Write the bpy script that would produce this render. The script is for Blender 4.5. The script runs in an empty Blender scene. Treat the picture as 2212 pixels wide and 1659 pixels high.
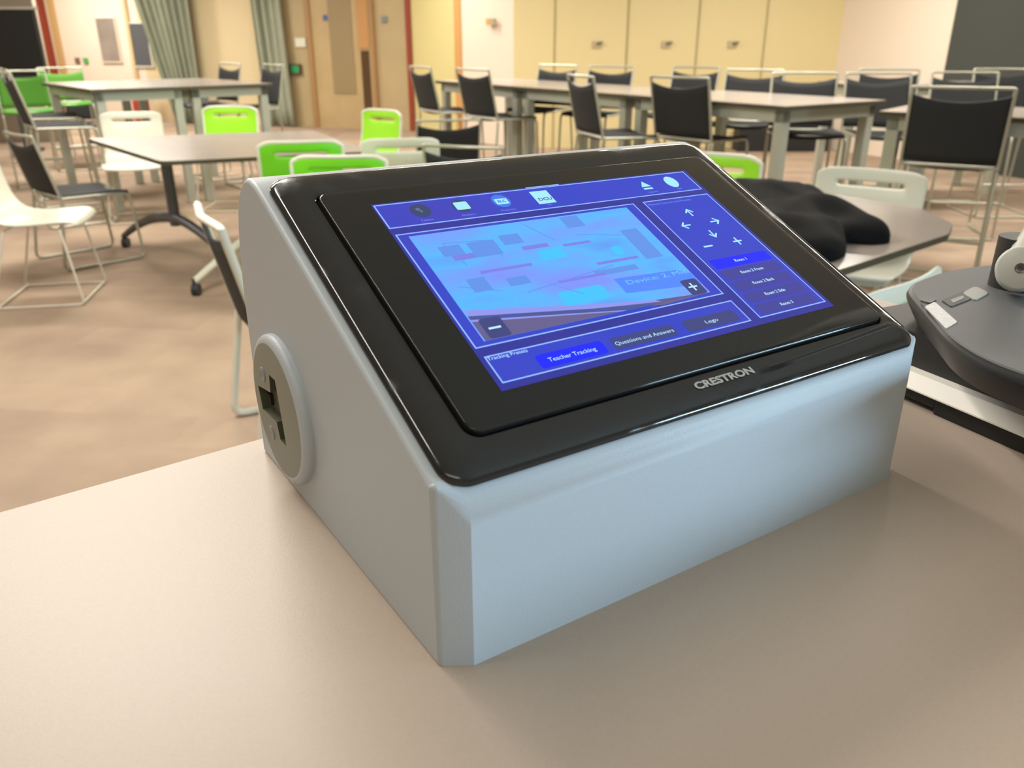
import bpy, bmesh, math, random
from mathutils import Vector, Matrix
random.seed(7)
SC = bpy.context.scene
COL = SC.collection
PI = math.pi
DZ = 1.115                      # height of the standing desk the control panel sits on

# ------------------------------------------------------------------ camera
cam_data = bpy.data.cameras.new('camera'); cam = bpy.data.objects.new('camera', cam_data)
COL.objects.link(cam); SC.camera = cam
cam.location = (0, 0, DZ + .2386)
cam.rotation_euler = (PI/2 - .3977, .0005, 0)
cam_data.sensor_width = 36; cam_data.lens = 36*1760.84/2212
cam_data.clip_start = .02; cam_data.clip_end = 60
cam_data.dof.use_dof = True; cam_data.dof.focus_distance = .47; cam_data.dof.aperture_fstop = 13

# ------------------------------------------------------------------ world, exposure
w = bpy.data.worlds.new('world'); SC.world = w; w.use_nodes = True
w.node_tree.nodes['Background'].inputs[0].default_value = (1, .97, .9, 1)
w.node_tree.nodes['Background'].inputs[1].default_value = .35
SC.view_settings.view_transform = 'Standard'; SC.view_settings.look = 'None'
SC.view_settings.gamma = 1; SC.view_settings.use_curve_mapping = False
SC.view_settings.exposure = 0.0

def area(name, loc, sx, sy, power, color, rot=(0, 0, 0)):
    l = bpy.data.lights.new(name, 'AREA'); l.shape = 'RECTANGLE'; l.size = sx; l.size_y = sy
    l.energy = power; l.color = color
    o = bpy.data.objects.new(name, l); COL.objects.link(o); o.location = loc; o.rotation_euler = rot
    return o
WARM = (1, .95, .86)
LAMPS = []      # x, y, power, turned along y, length
for (x, y, pw, turn, ln) in [(-1.5, 2.5, 105, 0, 1.5), (3.1, 4.7, 70, 0, 2.4), (-1.1, .65, 19, 1, 1.5), (-2.6, 6.2, 85, 0, 1.5), (1.6, 6.4, 85, 0, 1.5),
                             (-4.8, 9.4, 110, 0, 1.5), (-.8, 9.2, 110, 0, 1.5), (3.2, 9.0, 110, 0, 1.5), (-5.6, 12.6, 120, 0, 1.5), (-1.8, 12.0, 60, 0, 1.5),
                             (-7.8, 14.6, 110, 0, 1.5), (-5.8, 5.4, 80, 0, 1.5), (5.2, 5.6, 70, 0, 1.5), (-.2, -1.6, 14, 0, 1.5)]:  # far-left wall lamp and the lamp behind the camera are added fill
    LAMPS.append((x, y, turn, ln)); area('ceiling_light_source', (x, y, 2.93), ln, .09 if turn else .3, pw, WARM, (0, 0, PI/2*turn))
# added cool light on the enclosure front; the window beside it is invented
area('added_cool_light', (3.42, -.25, 1.28), 1.2, .5, 115, (.52, .79, 1.0), (PI/2, 0, PI/2))

# ------------------------------------------------------------------ helpers
def lin(h):
    h = h.lstrip('#'); v = [int(h[i:i+2], 16)/255 for i in (0, 2, 4)]
    return tuple((c/12.92 if c <= .04045 else ((c+.055)/1.055)**2.4) for c in v) + (1,)
MATS = {}
def mat(name, col, rough=.6, metal=0, noise=0, nscale=20, bump=0, bscale=200, emit=0, spec=.5, coat=0):
    if name in MATS: return MATS[name]
    m = bpy.data.materials.new(name); m.use_nodes = True; nt = m.node_tree; b = nt.nodes['Principled BSDF']
    c = lin(col) if isinstance(col, str) else col
    b.inputs['Base Color'].default_value = c; b.inputs['Roughness'].default_value = rough
    b.inputs['Metallic'].default_value = metal; b.inputs['Specular IOR Level'].default_value = spec
    b.inputs['Coat Weight'].default_value = coat
    if noise or bump:
        tc = nt.nodes.new('ShaderNodeTexCoord')
    if noise:
        n = nt.nodes.new('ShaderNodeTexNoise'); n.inputs['Scale'].default_value = nscale; n.inputs['Detail'].default_value = 4
        nt.links.new(tc.outputs['Object'], n.inputs['Vector'])
        r = nt.nodes.new('ShaderNodeValToRGB')
        r.color_ramp.elements[0].position = .3; r.color_ramp.elements[1].position = .7
        r.color_ramp.elements[0].color = tuple(x*(1-noise) for x in c[:3]) + (1,)
        r.color_ramp.elements[1].color = tuple(min(1, x*(1+noise)) for x in c[:3]) + (1,)
        nt.links.new(n.outputs['Fac'], r.inputs['Fac']); nt.links.new(r.outputs['Color'], b.inputs['Base Color'])
    if bump:
        n2 = nt.nodes.new('ShaderNodeTexNoise'); n2.inputs['Scale'].default_value = bscale; n2.inputs['Detail'].default_value = 2
        nt.links.new(tc.outputs['Object'], n2.inputs['Vector'])
        bp = nt.nodes.new('ShaderNodeBump'); bp.inputs['Strength'].default_value = bump; bp.inputs['Distance'].default_value = .002
        nt.links.new(n2.outputs['Fac'], bp.inputs['Height']); nt.links.new(bp.outputs['Normal'], b.inputs['Normal'])
    if emit:
        b.inputs['Emission Color'].default_value = c; b.inputs['Emission Strength'].default_value = emit
    MATS[name] = m; return m

class MB:
    """collects geometry and links it as one mesh object"""
    def __init__(s): s.v = []; s.f = []; s.m = []; s.mats = []; s.M = Matrix.Identity(4)
    def mi(s, m):
        if m not in s.mats: s.mats.append(m)
        return s.mats.index(m)
    def add(s, vs, fs, m):
        n = len(s.v); i = s.mi(m)
        s.v += [tuple(s.M @ Vector(p)) for p in vs]; s.f += [tuple(n+k for k in f) for f in fs]; s.m += [i]*len(fs)
    def box(s, a, b, m):
        (x0, y0, z0), (x1, y1, z1) = a, b
        s.add([(x0,y0,z0),(x1,y0,z0),(x1,y1,z0),(x0,y1,z0),(x0,y0,z1),(x1,y0,z1),(x1,y1,z1),(x0,y1,z1)],
              [(3,2,1,0),(4,5,6,7),(0,1,5,4),(1,2,6,5),(2,3,7,6),(3,0,4,7)], m)
    def prism(s, poly, z0, z1, m):
        n = len(poly)
        s.add([(x, y, z0) for x, y in poly] + [(x, y, z1) for x, y in poly],
              [tuple(range(n-1, -1, -1)), tuple(range(n, 2*n))] + [(i, (i+1) % n, n+(i+1) % n, n+i) for i in range(n)], m)
    def loft(s, rings, m, cap0=True, cap1=True):
        n = len(rings[0]); vs = [p for r in rings for p in r]; fs = []
        for k in range(len(rings)-1):
            for i in range(n): j = (i+1) % n; fs.append((k*n+i, k*n+j, (k+1)*n+j, (k+1)*n+i))
        if cap0: fs.append(tuple(range(n-1, -1, -1)))
        if cap1: fs.append(tuple((len(rings)-1)*n+i for i in range(n)))
        s.add(vs, fs, m)
    def tube(s, pts, r, m, n=8, closed=False):
        P = [Vector(p) for p in pts]; N = len(P); up = None; rings = []
        for i in range(N):
            a = P[(i-1) % N] if (closed or i > 0) else P[i]; b = P[(i+1) % N] if (closed or i < N-1) else P[i]
            t = (b-a).normalized()
            if up is None: up = t.orthogonal().normalized()
            up = (up - t*up.dot(t)); up = up.normalized() if up.length > 1e-6 else t.orthogonal().normalized()
            sd = t.cross(up); rr = r[i] if isinstance(r, (list, tuple)) else r
            rings.append([tuple(P[i] + (up*math.cos(2*PI*k/n) + sd*math.sin(2*PI*k/n))*rr) for k in range(n)])
        if closed: rings.append(rings[0])
        s.loft(rings, m, not closed, not closed)
    def build(s, name, parent=None, smooth=None, bevel=0):
        me = bpy.data.meshes.new(name); me.from_pydata(s.v, [], s.f)
        for m in s.mats: me.materials.append(m)
        me.polygons.foreach_set('material_index', s.m)
        bm = bmesh.new(); bm.from_mesh(me)
        bmesh.ops.remove_doubles(bm, verts=bm.verts, dist=1e-6); bmesh.ops.recalc_face_normals(bm, faces=bm.faces)
        if smooth:
            for f in bm.faces: f.smooth = True
            for e in bm.edges:
                if len(e.link_faces) == 2 and e.calc_face_angle(0) > math.radians(smooth): e.smooth = False
        bm.to_mesh(me); bm.free()
        o = bpy.data.objects.new(name, me); COL.objects.link(o)
        if parent: o.parent = parent
        if bevel:
            b = o.modifiers.new('bevel', 'BEVEL'); b.width = bevel; b.segments = 3; b.limit_method = 'ANGLE'; b.angle_limit = math.radians(40)
        return o

def fillet(pts, r, n=5, closed=False):
    P = [Vector(p) for p in pts]; out = []; N = len(P)
    for i in range(N):
        if not closed and i in (0, N-1): out.append(P[i]); continue
        a, b, c = P[i-1], P[i], P[(i+1) % N]
        d0 = (a-b); d1 = (c-b); rr = min(r, d0.length*.45, d1.length*.45); d0.normalize(); d1.normalize()
        for k in range(n+1):
            t = k/n; out.append((b+d0*rr)*(1-t)**2 + b*2*t*(1-t) + (b+d1*rr)*t*t)
    return [tuple(p) for p in out]
def tag(o, label=None, cat=None, group=None, kind=None):
    for k, v in (('label', label), ('category', cat), ('group', group), ('kind', kind)):
        if v: o[k] = v
    return o
def empty(name, loc=(0, 0, 0), rz=0, label=None, cat=None, group=None):
    o = bpy.data.objects.new(name, None); COL.objects.link(o); o.location = loc; o.rotation_euler = (0, 0, rz)
    o.empty_display_size = .1
    return tag(o, label, cat, group)
def copy_tree(o, parent=None):
    c = o.copy(); COL.objects.link(c)
    if parent: c.parent = parent
    for ch in o.children: copy_tree(ch, c)
    return c
def structure(mb, name, **k):
    return tag(mb.build(name, **k), kind='structure')

# ------------------------------------------------------------------ materials
M_frame = mat('satin_steel', '#b9b8a8', .35, .55)
M_white_wire = mat('white_wire', '#d9d4c6', .4)
M_black = mat('black_mesh_fabric', '#232425', .8, bump=.3, bscale=500)
M_white = mat('white_plastic', '#dcdccb', .35)
M_green = mat('lime_plastic', '#6fd020', .4)
M_green2 = mat('bright_yellow_green_plastic', '#9bdc2c', .4)
M_top = mat('grey_brown_laminate', '#a59a91', .22, noise=.03, nscale=6)
M_edge = mat('dark_table_edge', '#43402f', .5)
M_silver = mat('silver_table_leg', '#b4b7ab', .35, .2)
M_dsteel = mat('dark_grey_steel', '#5b5b60', .4, .4)
M_castor = mat('black_castor', '#35353c', .5)

# ------------------------------------------------------------------ room shell
def carpet():
    m = bpy.data.materials.new('carpet_planks'); m.use_nodes = True; nt = m.node_tree; b = nt.nodes['Principled BSDF']
    b.inputs['Roughness'].default_value = .95; b.inputs['Specular IOR Level'].default_value = .1
    tc = nt.nodes.new('ShaderNodeTexCoord'); mp = nt.nodes.new('ShaderNodeMapping'); mp.inputs['Rotation'].default_value = (0, 0, .1)
    nt.links.new(tc.outputs['Object'], mp.inputs['Vector'])
    br = nt.nodes.new('ShaderNodeTexBrick'); br.inputs['Scale'].default_value = 1
    br.inputs['Brick Width'].default_value = 1.0; br.inputs['Row Height'].default_value = .25; br.inputs['Mortar Size'].default_value = .0
    br.inputs['Color1'].default_value = lin('#ab9480'); br.inputs['Color2'].default_value = lin('#8f7b6c'); br.inputs['Mortar'].default_value = lin('#9a8070')
    nt.links.new(mp.outputs['Vector'], br.inputs['Vector'])
    n = nt.nodes.new('ShaderNodeTexNoise'); n.inputs['Scale'].default_value = 1.6; n.inputs['Detail'].default_value = 6
    nt.links.new(mp.outputs['Vector'], n.inputs['Vector'])
    r = nt.nodes.new('ShaderNodeValToRGB'); r.color_ramp.elements[0].color = lin('#7d6c60'); r.color_ramp.elements[1].color = lin('#c2ad94')
    r.color_ramp.elements[0].position = .25; r.color_ramp.elements[1].position = .75
    nt.links.new(n.outputs['Fac'], r.inputs['Fac'])
    mx = nt.nodes.new('ShaderNodeMix'); mx.data_type = 'RGBA'; mx.inputs[0].default_value = .55
    nt.links.new(br.outputs['Color'], mx.inputs[6]); nt.links.new(r.outputs['Color'], mx.inputs[7])
    nt.links.new(mx.outputs[2], b.inputs['Base Color'])
    return m
mb = MB(); mb.box((-10, -4, -.1), (8, 18, 0), carpet()); structure(mb, 'floor')
mb = MB(); mb.box((-10, -4, 3.0), (8, 18, 3.1), mat('ceiling_paint', '#cfc8b8', .9)); structure(mb, 'ceiling')

def wallseg(mb, P, Q, s0, s1, z0, z1, m, t0=0.0, t1=.1):
    """box on the wall line P->Q between distances s0 and s1, from t0 behind to t1 behind"""
    P = Vector((P[0], P[1], 0)); Q = Vector((Q[0], Q[1], 0)); d = (Q-P).normalized(); n = Vector((-d.y, d.x, 0))
    pts = [P+d*s0+n*t0, P+d*s1+n*t0, P+d*s1+n*t1, P+d*s0+n*t1]
    mb.prism([(p.x, p.y) for p in pts], z0, z1, m)
WP, WQ = (-5.03, 15.24), (-1.62, 14.01)
M_tan = mat('tan_birch_panel', '#b3a079', .55, noise=.05, nscale=2)
M_cream = mat('cream_wall', '#d2c19a', .7)
M_pinkw = mat('pinkish_white_wall', '#e2d3c2', .7)
M_yellow = mat('pale_yellow_wall', '#d6cb90', .7)
M_orangewood = mat('orange_timber', '#b98a55', .5)
M_red = mat('red_paint', '#8d3a26', .5)
mb = MB(); wallseg(mb, WP, WQ, -6, -1.7, 0, 3, M_pinkw); wallseg(mb, WP, WQ, -1.7, 1.3, 0, 3, M_cream)
wallseg(mb, WP, WQ, 1.3, 3.62, 0, 3, M_tan); structure(mb, 'wall_back_left')
# second stretch: yellow panels and white pillar between the red post and the cream wall
mb = MB(); wallseg(mb, (-1.62, 14.01), (-.78, 12.9), 0, 1.4, 0, 3, M_yellow); structure(mb, 'wall_back_middle')
mb = MB(); mb.prism([(-.72, 12.6), (.02, 11.75), (.2, 12.0), (-.5, 12.9)], 0, 3, M_pinkw)
structure(mb, 'wall_pillar')
mb = MB(); mb.box((.02, 11.6, 0), (4.35, 11.75, 3), mat('cream_partition', '#d8c896', .6)); structure(mb, 'wall_back_right')
mb = MB(); mb.prism([(4.35, 11.75), (4.30, 11.6), (5.0, 9.9), (5.2, 10.0)], 0, 3, M_pinkw); structure(mb, 'wall_corner')
mb = MB(); mb.prism([(4.95, 10.0), (7.9, 3.5), (8.1, 3.6), (5.2, 10.1)], 0, 3, mat('dark_wall', '#3d413c', .8)); structure(mb, 'wall_right')
mb = MB(); mb.box((-10.1, -4, 0), (-10, 18, 3), M_cream); structure(mb, 'wall_left')
mb = MB(); mb.box((-10, -4.1, 0), (8, -4, 3), M_cream); structure(mb, 'wall_front')
mb = MB(); mb.box((3.6, -4, 0), (3.7, 2.6, 1.0), M_cream); mb.box((3.6, -4, 1.56), (3.7, 2.6, 3), M_cream)
mb.box((3.6, -4, 1.0), (3.7, -.88, 1.56), M_cream); mb.box((3.6, .38, 1.0), (3.7, 2.6, 1.56), M_cream); structure(mb, 'wall_side')
mb = MB(); M_wf = mat('grey_window_frame', '#8c8f90', .4)
for y in (-.88, -.27, .34): mb.box((3.56, y, 1.0), (3.62, y+.04, 1.56), M_wf)
for z in (1.0, 1.52): mb.box((3.56, -.88, z), (3.62, .38, z+.04), M_wf)
structure(mb, 'added_window_1')  # invented window out of view, added to account for the cool light
# upright timber and paint strips that break up the back walls
def strip(name, s0, s1, m, z1=3.0, out=.05, P=WP, Q=WQ, z0=0):
    mb = MB(); wallseg(mb, P, Q, s0, s1, z0, z1, m, -out, .0); return structure(mb, name)
strip('trim_1', -3.92, -3.79, M_red, out=.12)
strip('trim_2', -3.70, -3.56, mat('tan_timber', '#bd9a68', .5))
strip('trim_3', -1.95, -1.88, mat('pale_timber', '#cdb48a', .6))
strip('trim_4', 3.60, 3.68, M_red, out=.08)
strip('trim_5', -4.02, -3.93, M_pinkw, out=.12)
mb = MB(); mb.prism([(-.83, 12.72), (-.73, 12.58), (-.68, 12.62), (-.78, 12.76)], 0, 3, mat('amber_timber', '#c9965a', .5)); structure(mb, 'trim_6')
M_joint = mat('panel_joint', '#a3976a', .7)
for i, x in enumerate((.55, 1.5, 2.42, 3.3)):
    mb = MB(); mb.box((x, 11.585, 0), (x+.018, 11.6, 3), M_joint); structure(mb, 'trim_%d' % (7+i))

# double timber doors with a glazed slit
M_door = mat('timber_door', '#b39c72', .5, noise=.06, nscale=3)
M_dframe = mat('door_frame_timber', '#a07c50', .5)
mb = MB(); wallseg(mb, WP, WQ, 1.86, 2.96, 0, 2.3, M_door, -.03, 0)
d = structure(mb, 'door_1')
mb = MB()
for a, b in ((1.78, 1.86), (2.96, 3.02)): wallseg(mb, WP, WQ, a, b, 0, 2.38, M_dframe, -.06, 0)
wallseg(mb, WP, WQ, 1.78, 3.02, 2.3, 2.38, M_dframe, -.06, 0); mb.build('door_frame', d)
mb = MB(); wallseg(mb, WP, WQ, 2.2, 2.62, .55, 2.2, mat('door_inlay', '#93815d', .5), -.04, -.03); mb.build('door_panel', d)
mb = MB(); wallseg(mb, WP, WQ, 2.72, 2.92, 1.25, 2.1, M_orangewood, -.045, -.03)
wallseg(mb, WP, WQ, 2.76, 2.90, .25, 1.22, mat('dark_glass', '#55402a', .25), -.05, -.03); mb.build('door_glazing', d)

def on_wall(s, z, out=.0):
    P = Vector((WP[0], WP[1], 0)); d = (Vector((WQ[0], WQ[1], 0))-P).normalized(); n = Vector((d.y, -d.x, 0))
    p = P+d*s+n*out; return (p.x, p.y, z), math.atan2(d.y, d.x)
def wallbox(name, s, z, wd, h, m, label, cat, out=.03, group=None, rim=None):
    loc, rz = on_wall(s, z); o = empty(name, loc, rz, label, cat, group)
    mb = MB(); mb.box((-wd/2, -out, -h/2), (wd/2, 0, h/2), m); mb.build('face', o, bevel=.004)
    if rim:
        mb = MB()
        for a, b in (((-wd/2-.02, -out-.01, -h/2-.02), (-wd/2, 0, h/2+.02)), ((wd/2, -out-.01, -h/2-.02), (wd/2+.02, 0, h/2+.02)),
                     ((-wd/2, -out-.01, h/2), (wd/2, 0, h/2+.02)), ((-wd/2, -out-.01, -h/2-.02), (wd/2, 0, -h/2))): mb.box(a, b, rim)
        mb.build('rim', o)
    return o
wallbox('exit_button_box', 1.49, .93, .16, .12, mat('green_plastic', '#2f9a5f', .4), 'small green push button box low on the tan wall left of the doors', 'switch', .06, rim=mat('dark_rim', '#5a4a3a', .5))
wallbox('light_switch', 1.62, 1.34, .2, .14, M_white, 'pale white switch plate on the tan wall above the green button', 'switch')
M_bdot = mat('blue_sign', '#4a5f8f', .5)
wallbox('door_sign', 2.14, 1.71, .09, .09, M_bdot, 'small round blue sign on the timber door leaf', 'sign', .035, group=None)
wallbox('door_sign', 3.2, 1.68, .09, .09, mat('grey_blue_sign', '#75838a', .5), 'small grey blue sign on the tan wall right of the door slit', 'sign')
wallbox('wall_poster', -2.42, 1.38, .42, .72, mat('grey_poster', '#8c8178', .5, noise=.2, nscale=2), 'tall grey framed board on the bright wall left of the curtain', 'board', rim=M_pinkw)
wallbox('wall_screen', -1.72, 1.3, .42, .7, mat('slate_screen', '#54565c', .4), 'narrow slate grey panel half behind the left curtain', 'board', rim=M_white)
loc, rz = on_wall(-1.62, 0, .35); mb = MB(); mb.box((-.1, -.1, 0), (.1, .1, .72), mat('red_box', '#a03a2c', .5)); o = mb.build('waste_bin', bevel=.01)
o.location = loc; o.rotation_euler = (0, 0, rz); tag(o, 'narrow red bin by the far wall seen beneath the left high table', 'bin')
for s, c, l in ((-3.25, '#7b5a50', 'small dark dot-like socket on the bright wall beside a green one'), (-3.05, '#4ea254', 'small green socket on the bright wall under the grey board')):
    wallbox('wall_socket', s, 1.03, .1, .1, mat('socket'+c, c, .5), l, 'socket')
for x, l in ((1.12, 'small dark handle on the cream partition, leftmost of the three'), (2.03, 'small dark handle on the cream partition, middle of the three'), (2.9, 'small dark handle on the cream partition, rightmost of the three')):
    o = empty('partition_handle', (x, 11.6, 1.31), 0, l, 'handle', 'handles on the partition')
    mb = MB(); mb.box((-.07, -.015, -.04), (.05, 0, .05), mat('handle_plate', '#b3a682', .5)); mb.build('plate', o)
    mb = MB(); mb.tube([(0, -.015, .02), (0, -.05, .02), (.07, -.05, .035)], .012, mat('handle_dark', '#6c6350', .4)); mb.build('lever', o)
o = empty('room_sign', (-.27, 12.02, 1.6), -.86, 'small amber and grey room sign on the white pillar', 'sign')
mb = MB(); mb.box((-.09, -.03, -.04), (0, 0, .04), mat('amber', '#c79a50', .5)); mb.box((0, -.03, -.04), (.09, 0, .04), mat('sign_grey', '#a39a80', .5)); mb.build('face', o)

# curtains hanging in folds, flared at the top left like the photo
def curtain(name, top, bottom, y, z0, z1, m, label, folds):
    mb = MB(); N = 80; rows = 10; vs = []
    for r in range(rows+1):
        t = r/rows; xa = bottom[0]*(1-t)+top[0]*t; xb = bottom[1]*(1-t)+top[1]*t; z = z0+(z1-z0)*t
        for i in range(N+1):
            u = i/N; vs.append((xa+(xb-xa)*u, y-.36*(xa+(xb-xa)*u - top[0])+.045*math.sin(u*folds*2*PI)+.02*math.sin(u*folds*5+t*2), z))
    mb.add(vs, [(r*(N+1)+i, r*(N+1)+i+1, (r+1)*(N+1)+i+1, (r+1)*(N+1)+i) for r in range(rows) for i in range(N)], m)
    o = mb.build(name, smooth=180); s = o.modifiers.new('thickness', 'SOLIDIFY'); s.thickness = .004
    return tag(o, label, 'curtain')
M_curt = mat('grey_green_curtain', '#8c917e', .9, noise=.06, nscale=5)
curtain('curtain', (-6.75, -5.45), (-6.05, -5.47), 15.62, .02, 2.9, M_curt, 'wide grey green curtain gathered in folds left of the cream wall', 8)
curtain('curtain', (-4.35, -3.80), (-4.25, -3.72), 14.82, .02, 2.9, mat('grey_green_curtain_2', '#9a9f8c', .9, noise=.06, nscale=5), 'narrow grey green curtain hanging left of the tan door wall', 4)

# large dark display on the left and dark board on the right
o = empty('presentation_display', (-6.83, 11.0, 0), .03, 'large black presentation display standing at the left edge of the room', 'screen')
mb = MB(); mb.box((-.95, -.04, .95), (.95, .04, 1.72), mat('display_black', '#1d1e1f', .3)); mb.build('screen', o, bevel=.01)
mb = MB(); mb.box((-.98, -.045, 1.72), (.98, .045, 1.75), M_frame); mb.box((-.98, -.045, .92), (.98, .045, .95), M_dsteel); mb.build('bezel', o)
for x in (-.5, .5):
    mb = MB(); mb.box((x-.03, -.03, .04), (x+.03, .03, .92), M_dsteel); mb.box((x-.04, -.35, 0), (x+.04, .35, .05), M_dsteel); mb.build('leg', o)
mb = MB(); mb.box((-9.9, 12.4, 0), (-6.62, 12.5, 3), mat('dim_wall', '#a3988a', .8)); structure(mb, 'wall_partition')
mb = MB()
mb.box((3.0, 11.2, 0), (4.2, 11.5, .33), mat('black_bench', '#1c1c1c', .6)) ; o = mb.build('storage_bench', bevel=.01)
tag(o, 'low black bench against the far wall under the high tables', 'bench')

# ------------------------------------------------------------------ chairs
def sled_chair(hs, ht, label, seat_m=M_black, frame_m=M_frame, stool=True, w=.46, R=.0095):
    o = empty('bar_stool' if stool else 'mesh_chair', label=label, cat='stool' if stool else 'chair')
    f = MB(); h = w/2
    for sx in (-h, h):
        f.tube(fillet([(sx, -.20, hs-.01), (sx, -.29, ht-.002)] + [(sx*.999, -.29, ht)], .01), R, frame_m)
        f.tube(fillet([(sx, -.20, hs), (sx, .22, hs-.01), (sx*1.04, .25, R), (sx*1.04, -.27, R), (sx, -.20, hs-.02)], .05), R, frame_m)
    f.tube(fillet([(-h, -.285, ht-.03), (-h, -.29, ht), (0, -.315, ht), (h, -.29, ht), (h, -.285, ht-.03)], .035), R, frame_m)
    f.tube([(-h, -.2, hs), (h, -.2, hs)], R, frame_m); f.tube([(-h, .2, hs-.012), (h, .2, hs-.012)], R, frame_m)
    f.build('frame', o, smooth=60)
    if stool:
        for yy, zz in ((.24, .27), (-.255, .20), (.25, R)): r = MB(); r.tube([(-h*1.03, yy, zz), (h*1.03, yy, zz)], R, frame_m); r.build('footrest', o, smooth=60)
    b = MB(); nx, nz = 12, 8; vs = []
    for k in range(nz+1):
        for i in range(nx+1):
            u = i/nx*2-1; t = k/nz; ztop = ht-.035-.035*(1-u*u); z = hs+.025+(ztop-hs-.025)*t
            y = -.20-.09*(z-hs)/(ht-hs)-.022*(1-u*u); vs.append((u*(h-.004), y, z))
    g = lambda i, k: k*(nx+1)+i
    fs = [(g(i, k), g(i+1, k), g(i+1, k+1), g(i, k+1)) for k in range(nz) for i in range(nx)]
    b.add(vs, fs, seat_m); bo = b.build('backrest', o, smooth=180); sm = bo.modifiers.new('t', 'SOLIDIFY'); sm.thickness = .012; sm.offset = 0
    s = MB(); vs = []
    for k in range(9):
        for i in range(nx+1):
            u = i/nx*2-1; v = k/8; vs.append((u*(h-.004), -.19+.41*v, hs+.004-.016*(1-u*u)-.02*max(0, v-.8)*5*.3))
    s.add(vs, [(g(i, k), g(i+1, k), g(i+1, k+1), g(i, k+1)) for k in range(8) for i in range(nx)], seat_m)
    so = s.build('seat', o, smooth=180); sm = so.modifiers.new('t', 'SOLIDIFY'); sm.thickness = .022; sm.offset = 0
    return o

def shell_chair(label, sm, fm, rim=None, hs=.45, ht=.83):
    o = empty('shell_chair', label=label, cat='chair')
    prof = [(.23, hs-.03), (.215, hs-.003), (.15, hs+.004), (0, hs-.012), (-.12, hs-.008), (-.19, hs+.03), (-.225, hs+.10), (-.25, hs+.2), (-.268, ht-.077), (-.272, ht-.06), (-.276, ht-.03), (-.28, ht)]
    wid = [.2, .22, .235, .24, .24, .24, .235, .235, .235, .235, .235, .22]
    nx = 16; vs = []; N = len(prof)
    for k, (y, z) in enumerate(prof):
        for i in range(nx+1):
            u = i/nx*2-1; c = max(0, (k-4)/(N-5)); vs.append((u*wid[k], y+.035*u*u*c, z+.012*u*u*(1-c) - (.018*abs(u)**8 if k == N-1 else 0)))
    g = lambda i, k: k*(nx+1)+i
    fs = [(g(i, k), g(i+1, k), g(i+1, k+1), g(i, k+1)) for k in range(N-1) for i in range(nx) if not (k == N-4 and 3 <= i < nx-3)]
    mb = MB(); mb.add(vs, fs, sm); s = mb.build('shell', o, smooth=180)
    m = s.modifiers.new('t', 'SOLIDIFY'); m.thickness = .014; m.offset = 0; m = s.modifiers.new('s', 'SUBSURF'); m.levels = 1; m.render_levels = 1
    if rim:
        P = [vs[g(0, k)] for k in range(2, N-1)] + [vs[g(i, N-1)] for i in range(1, nx)] + [vs[g(nx, k)] for k in range(N-2, 1, -1)]
        r = MB(); r.tube(fillet(P, .01, 2), .011, rim); r.build('rim', o, smooth=80)
    f = MB(); R = .006
    for s_ in (-1, 1):
        f.tube(fillet([(s_*.1, -.12, hs-.025), (s_*.2, -.14, hs-.03), (s_*.235, -.26, R), (s_*.235, .2, R), (s_*.2, .14, hs-.03), (s_*.1, .12, hs-.025)], .03), R, fm)
    f.tube([(-.235, -.24, .012), (.235, -.24, .012)], R, fm); f.tube([(-.235, .19, .012), (.235, .19, .012)], R, fm)
    f.build('sled_base', o, smooth=60)
    return o

GS = 'black bar stools around the high tables'
stool0 = None
def stool(x, y, yaw, label, top=True):
    """x, y is where the top of the backrest stands"""
    global stool0
    if stool0 is None: stool0 = o = sled_chair(.75, 1.14, label)
    else: o = copy_tree(stool0)
    a = math.radians(yaw); o.rotation_euler = (0, 0, a)
    o.location = (x-.29*math.sin(a), y+.29*math.cos(a), 0); o['label'] = label; o['group'] = GS
    return o
stool(2.25, 4.32, -29, 'large black bar stool with silver frame nearest on the right, back to the viewer')
stool(1.08, 5.62, -48, 'black bar stool before the long high table, directly above the tablet corner')
stool(.46, 5.9, -72, 'side-on black bar stool left of the one above the tablet corner')
stool(-.845, 8.0, -60, 'black bar stool beside the red post, leftmost at the central table')
stool(-.33, 7.26, -52, 'black bar stool right of the one beside the red post')
stool(.45, 8.55, 140, 'black bar stool behind the central high table, left of the pair against the cream wall')
stool(.92, 8.1, 146, 'black bar stool behind the central high table, right of the pair against the cream wall')
stool(1.657, 7.85, 140, 'small black bar stool peeking over the stool above the tablet corner')
stool(1.98, 7.1, 155, 'black bar stool across the long high table, leftmost of the row of three')
stool(2.15, 6.4, 172, 'black bar stool across the long high table, middle of the row of three')
stool(2.66, 6.32, 176, 'black bar stool across the long high table, rightmost of the row of three')
stool(3.12, 7.22, 165, 'black bar stool between the row of three and the dark wall')
stool(3.38, 6.5, 170, 'light framed black bar stool before the dark wall, left of the last one')
stool(4.1, 7.3, 178, 'black bar stool at the right picture edge before the dark wall')
stool(-2.98, 9.25, 135, 'small black bar stool behind the left high table, between the two curtains')
stool(-2.38, 8.7, 130, 'side-on black bar stool at the right end of the left high table')
stool(-3.78, 6.5, -52, 'black bar stool at the near side of the left high table, right of two')
stool(-4.28, 7.35, -56, 'black bar stool at the left picture edge by the left high table')

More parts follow.
